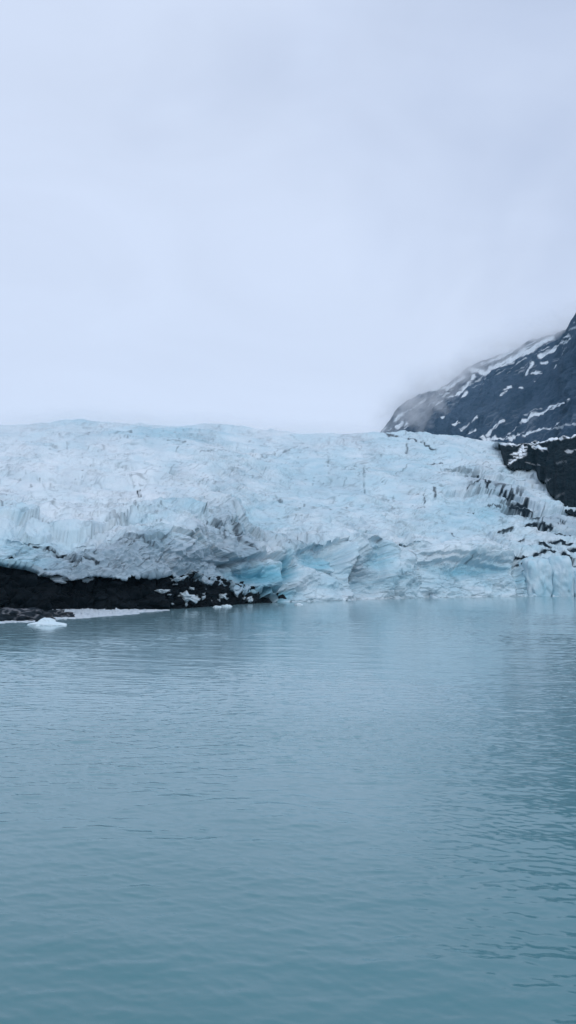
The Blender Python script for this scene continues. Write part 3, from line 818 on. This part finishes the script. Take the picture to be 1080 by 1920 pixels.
# ------------------------------------------------------------------ water
def wave_tile(n, size, lmin, lmax, seed, wind_deg, spread, slope):
    """A periodic patch of wind wavelets, rms slope SLOPE, wavelengths LMIN to LMAX metres."""
    r = np.random.RandomState(seed)
    k = np.fft.fftfreq(n, size / n) * 2 * np.pi
    kx, ky = np.meshgrid(k, k); km = np.hypot(kx, ky) + 1e-9
    th = np.arctan2(ky, kx) - math.radians(wind_deg)
    band = np.exp(-0.5 * ((np.log(km) - 0.5 * math.log(4 * np.pi ** 2 / (lmin * lmax))) / (0.5 * math.log(lmax / lmin))) ** 2)
    amp = band / km ** 2 * np.abs(np.cos(th)) ** spread
    f = (r.normal(size=(n, n)) + 1j * r.normal(size=(n, n))) * amp
    z = np.real(np.fft.ifft2(f)); gy, gx_ = np.gradient(z, size / n)
    z *= slope / math.sqrt(np.mean(gx_ ** 2 + gy ** 2))
    z = z + 0.35 * (np.abs(z) - np.mean(np.abs(z)))       # sharper crests
    return z.astype(F32)


def tile_at(z, size, x, y, rot):
    n = z.shape[0]; c_, s_ = math.cos(rot), math.sin(rot)
    u = ((x * c_ - y * s_) / size % 1.0) * n; v = ((x * s_ + y * c_) / size % 1.0) * n
    i = u.astype(np.int32); j = v.astype(np.int32); fu_ = (u - i).astype(F32); fv_ = (v - j).astype(F32)
    i %= n; j %= n; i1 = (i + 1) % n; j1 = (j + 1) % n
    return (z[j, i] * (1 - fu_) + z[j, i1] * fu_) * (1 - fv_) + (z[j1, i] * (1 - fu_) + z[j1, i1] * fu_) * fv_


rad = [7.0]
while rad[-1] < 640:
    rad.append(rad[-1] + min(max(0.06, 0.0026 * rad[-1]), 0.8))
rad = np.array(rad); ang = np.linspace(-0.62, 0.62, 860)
rad = np.concatenate([np.arange(-24, 7, 0.3), rad])
reach = np.maximum(rad, 7.0)[:, None]
wing = np.concatenate([np.arange(0.15, 6, 0.15), np.arange(6, 90, 0.6)])[None, :]
core = reach * ang[None, :]
WX = np.concatenate([core[:, :1] - wing[:, ::-1], core, core[:, -1:] + wing], 1)
WY = np.repeat(rad[:, None], WX.shape[1], 1)
gust = 0.45 + 0.75 * sstep(-0.3, 0.45, fbm(WX / 26, WY / 42, 3.3, 3))
ta = wave_tile(512, 19.0, 0.16, 0.6, 5, 78, 2, 0.10); tb = wave_tile(768, 47.0, 0.5, 1.5, 6, 84, 3, 0.07); tcc = wave_tile(512, 131.0, 1.6, 7.0, 7, 70, 3, 0.016)
zw = tile_at(ta, 19.0, WX, WY, 0.13) * (1 - sstep(45, 110, WY)) * gust
zw += tile_at(tb, 47.0, WX, WY, -0.21) * (1 - 0.85 * sstep(130, 420, WY)) * gust
zw += tile_at(tcc, 131.0, WX, WY, 0.07) * (1 - 0.5 * sstep(200, 500, WY))
over = np.maximum(np.abs(WX) - 0.62 * reach, 0)
edge = (1 - sstep(50, 88, over)) * ((1 - sstep(560, 635, rad)) * sstep(-24, -16, rad))[:, None]
PW = np.stack([WX, WY, zw * edge], -1)
S = 6000.0                                            # the same sheet runs on, flat, to the horizon
west = PW[:, :1].copy(); east = PW[:, -1:].copy(); west[..., 0] = -S; east[..., 0] = S; west[..., 2] = east[..., 2] = 0
PW = np.concatenate([west, PW, east], 1)
south = PW[:1].copy(); north = PW[-1:].copy(); south[..., 1] = -1500; north[..., 1] = S; south[..., 2] = north[..., 2] = 0
PW = np.concatenate([south, PW, north], 0)
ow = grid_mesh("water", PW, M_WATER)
tag(ow, "calm grey green fjord water with fine ripples in front of the glacier", "water", kind="structure")

# ------------------------------------------------------------------ air: haze and the fog on the ridge
def volume_mat(name, color, density, aniso=0.0):
    m = bpy.data.materials.new(name); m.use_nodes = True
    nt = m.node_tree; nt.nodes.remove(nt.nodes["Principled BSDF"])
    v = nd(nt, 'ShaderNodeVolumePrincipled', Density=density, Anisotropy=aniso)
    v.inputs['Color'].default_value = (*color, 1)
    nt.links.new(v.outputs[0], nt.nodes["Material Output"].inputs['Volume'])
    return m


def box(name, lo, hi, mat):
    bm = bmesh.new(); bmesh.ops.create_cube(bm, size=1.0)
    for v in bm.verts:
        v.co = Vector([lo[i] if v.co[i] < 0 else hi[i] for i in range(3)])
    me_ = bpy.data.meshes.new(name); bm.to_mesh(me_); bm.free(); me_.materials.append(mat)
    o_ = bpy.data.objects.new(name, me_); COL.objects.link(o_); return o_


zmax = float(max(PM[..., 2].max() + 60, 900))
oh = box("haze", (-S - 100, -1600, -6), (S + 100, S + 100, zmax + 20), volume_mat("haze_air", (0.45, 0.80, 1.0), 0.000025))
tag(oh, "thin pale blue haze in the air over the fjord", "haze", kind="stuff")

# fog bank: a blanket of even fog lying over the ridge, thickest along the crest and thinning down the face and into the sky
def mountain_depth(x, y):
    t = np.clip((880.0 - 20 - y) / (860.0 - Y_RIDGE(x)), 0, 1)
    return 1.0 / ((1 - t) / D_MB(x) + t / np.where(x > 1050, 1900, D_RIDGE(x)))


def blanket(name, fx, R_, BELOW, ABOVE, thick, side, depth, low_pow, density, seed):
    NUf, NVf = len(fx), 60
    fore = np.zeros((NVf, NUf, 3)); rear = np.zeros((NVf, NUf, 3))
    for j, v in enumerate(np.linspace(0, 1, NVf)):
        yy = (R_ + BELOW) + (-ABOVE - BELOW) * v
        up = (R_ + BELOW - yy) / BELOW                       # 0 at the lower edge, 1 on the crest
        dm = depth(fx, np.maximum(yy, R_))
        crest = np.where(up < 1, np.clip(up, 0, 1) ** low_pow, np.clip(1 - (yy - R_) / -ABOVE, 0, 1) ** 1.6)
        th = thick * crest * side * (0.7 + 0.5 * fbm(fx / 60, yy / 34, seed, 4) + 0.28 * fbm((fx + yy) / 26, (yy - .6 * fx) / 14, seed + 3, 4))
        th = np.maximum(th, 0.2)
        bk = np.where(up < 1, 25.0, 45 * crest) * np.minimum(1, side * 3) + 0.2
        fore[j] = at(fx, yy, dm - th); rear[j] = at(fx, yy, dm + bk)
    P_ = np.concatenate([fore.reshape(-1, 3), rear.reshape(-1, 3)], 0)
    nn = NVf * NUf; ids = np.arange(nn).reshape(NVf, NUf)
    fl = []
    for j in range(NVf - 1):
        for i in range(NUf - 1):
            a, b, c, d = ids[j, i], ids[j, i + 1], ids[j + 1, i + 1], ids[j + 1, i]
            fl.append((a, b, c, d)); fl.append((a + nn, d + nn, c + nn, b + nn))
    for i in range(NUf - 1):
        fl.append((ids[0, i + 1], ids[0, i], ids[0, i] + nn, ids[0, i + 1] + nn))
        fl.append((ids[-1, i], ids[-1, i + 1], ids[-1, i + 1] + nn, ids[-1, i] + nn))
    for j in range(NVf - 1):
        fl.append((ids[j, 0], ids[j + 1, 0], ids[j + 1, 0] + nn, ids[j, 0] + nn))
        fl.append((ids[j + 1, -1], ids[j, -1], ids[j, -1] + nn, ids[j + 1, -1] + nn))
    me = bpy.data.meshes.new(name); me.from_pydata([tuple(map(float, p)) for p in P_], [], [tuple(map(int, f)) for f in fl])
    me.materials.append(volume_mat(name + "_air", (1.0, 1.0, 1.0), density, 0.55))
    o_ = bpy.data.objects.new(name, me); COL.objects.link(o_)
    return o_


fx = np.linspace(610, 1100, 110)
of = blanket("fog", fx, curve([(640, 800), (700, 790), (730, 775), (765, 746), (800, 736), (840, 720), (880, 688), (940, 664), (1000, 636), (1050, 622), (1100, 600)], 6)(fx),
             curve([(640, 60), (740, 50), (790, 85), (840, 70), (890, 40), (940, 26), (1000, 20), (1060, 12), (1100, 10)], 8)(fx), 62.0, 215,
             sstep(680, 800, fx) * (1 - sstep(1055, 1098, fx)), mountain_depth, 0.5 + 0.85 * sstep(790, 900, fx), 0.010, 1.3)
fx = np.linspace(-420, 800, 160)
og = blanket("mist", fx, Y_SKY(fx), 40 + 55 * (1 - sstep(100, 420, fx)), 30.0, 85, sstep(-420, -250, fx) * (1 - sstep(560, 790, fx)), slope_depth, 0.8, 0.008, 7.7)
tag(og, "thin mist trailing along the crest of the glacier", "mist", kind="stuff")
tag(of, "soft white fog bank hiding the mountain ridge", "fog", kind="stuff")

# ------------------------------------------------------------------ sky and sun
SUN_EL, SUN_AZ = math.radians(36), math.radians(152)     # azimuth clockwise from +Y: behind the viewer, to the right
w = bpy.data.worlds.new("World"); scene.world = w; w.use_nodes = True
nt = w.node_tree; bg = nt.nodes["Background"]
sky = nd(nt, 'ShaderNodeTexSky', sky_type='NISHITA', sun_disc=False, sun_elevation=SUN_EL, sun_rotation=SUN_AZ)
tc = nd(nt, 'ShaderNodeTexCoord')
mp = nd(nt, 'ShaderNodeMapping'); nt.links.new(tc.outputs['Generated'], mp.inputs['Vector'])
mp.inputs['Scale'].default_value = (1, 1, 1.3)
cl = noise_out(nt, mp.outputs['Vector'], 2.2, 4, 0.5, 0.4)
sep = nd(nt, 'ShaderNodeSeparateXYZ'); nt.links.new(tc.outputs['Generated'], sep.inputs[0])
# heavier cloud overhead to the right
hv = math_(nt, 'ADD', math_(nt, 'MULTIPLY', sep.outputs['X'], 0.9), math_(nt, 'MULTIPLY', sep.outputs['Z'], 0.9))
hv = math_(nt, 'ADD', hv, math_(nt, 'MULTIPLY', math_(nt, 'SUBTRACT', cl, 0.5), 1.3))
k = remap(nt, hv, 0.44, 0.95)
cloud = mixc(nt, k, (7.0, 7.95, 9.9), (5.0, 5.9, 7.95))
# unseen bright patch added round the sun behind the viewer, to lift the fog
dp = nd(nt, 'ShaderNodeVectorMath', operation='DOT_PRODUCT'); nt.links.new(tc.outputs['Generated'], dp.inputs[0])
dp.inputs[1].default_value = (math.sin(SUN_AZ) * math.cos(SUN_EL), math.cos(SUN_AZ) * math.cos(SUN_EL), math.sin(SUN_EL))
gl = remap(nt, dp.outputs['Value'], 0.15, 1.0, 0.0, 1.0)
cloud = mixc(nt, gl, cloud, (11.4, 12.4, 14.6))
lay = nd(nt, 'ShaderNodeMapping'); lay.inputs['Scale'].default_value = (1, 1, 2.6); nt.links.new(tc.outputs['Generated'], lay.inputs['Vector'])
soft = remap(nt, noise_out(nt, lay.outputs['Vector'], 3.2, 5, 0.5, 0.8), 0.3, 0.7, 0.965, 1.035)
cloud = mixc(nt, 1.0, cloud, soft, 'MULTIPLY')
fac = 0.93
colr = mixc(nt, fac, sky.outputs[0], cloud)
nt.links.new(colr, bg.inputs['Color'])
bg.inputs['Strength'].default_value = 0.1

sl = bpy.data.lights.new("sun", 'SUN'); sl.energy = 0.7; sl.angle = math.radians(25); sl.color = (1.0, 0.97, 0.93)
so = bpy.data.objects.new("sun", sl); COL.objects.link(so)
sd = Vector((math.sin(SUN_AZ) * math.cos(SUN_EL), math.cos(SUN_AZ) * math.cos(SUN_EL), math.sin(SUN_EL)))
so.rotation_euler = sd.to_track_quat('Z', 'Y').to_euler()
so.location = sd * 3000

# ------------------------------------------------------------------ render
scene.view_settings.view_transform = 'Standard'
scene.view_settings.look = 'None'
scene.view_settings.exposure = 0.0
scene.view_settings.gamma = 1.0
scene.render.engine = 'CYCLES'
cy = scene.cycles
cy.use_denoising = True
cy.max_bounces = 18
cy.diffuse_bounces = 3
cy.glossy_bounces = 3
cy.volume_bounces = 14
cy.use_adaptive_sampling = False
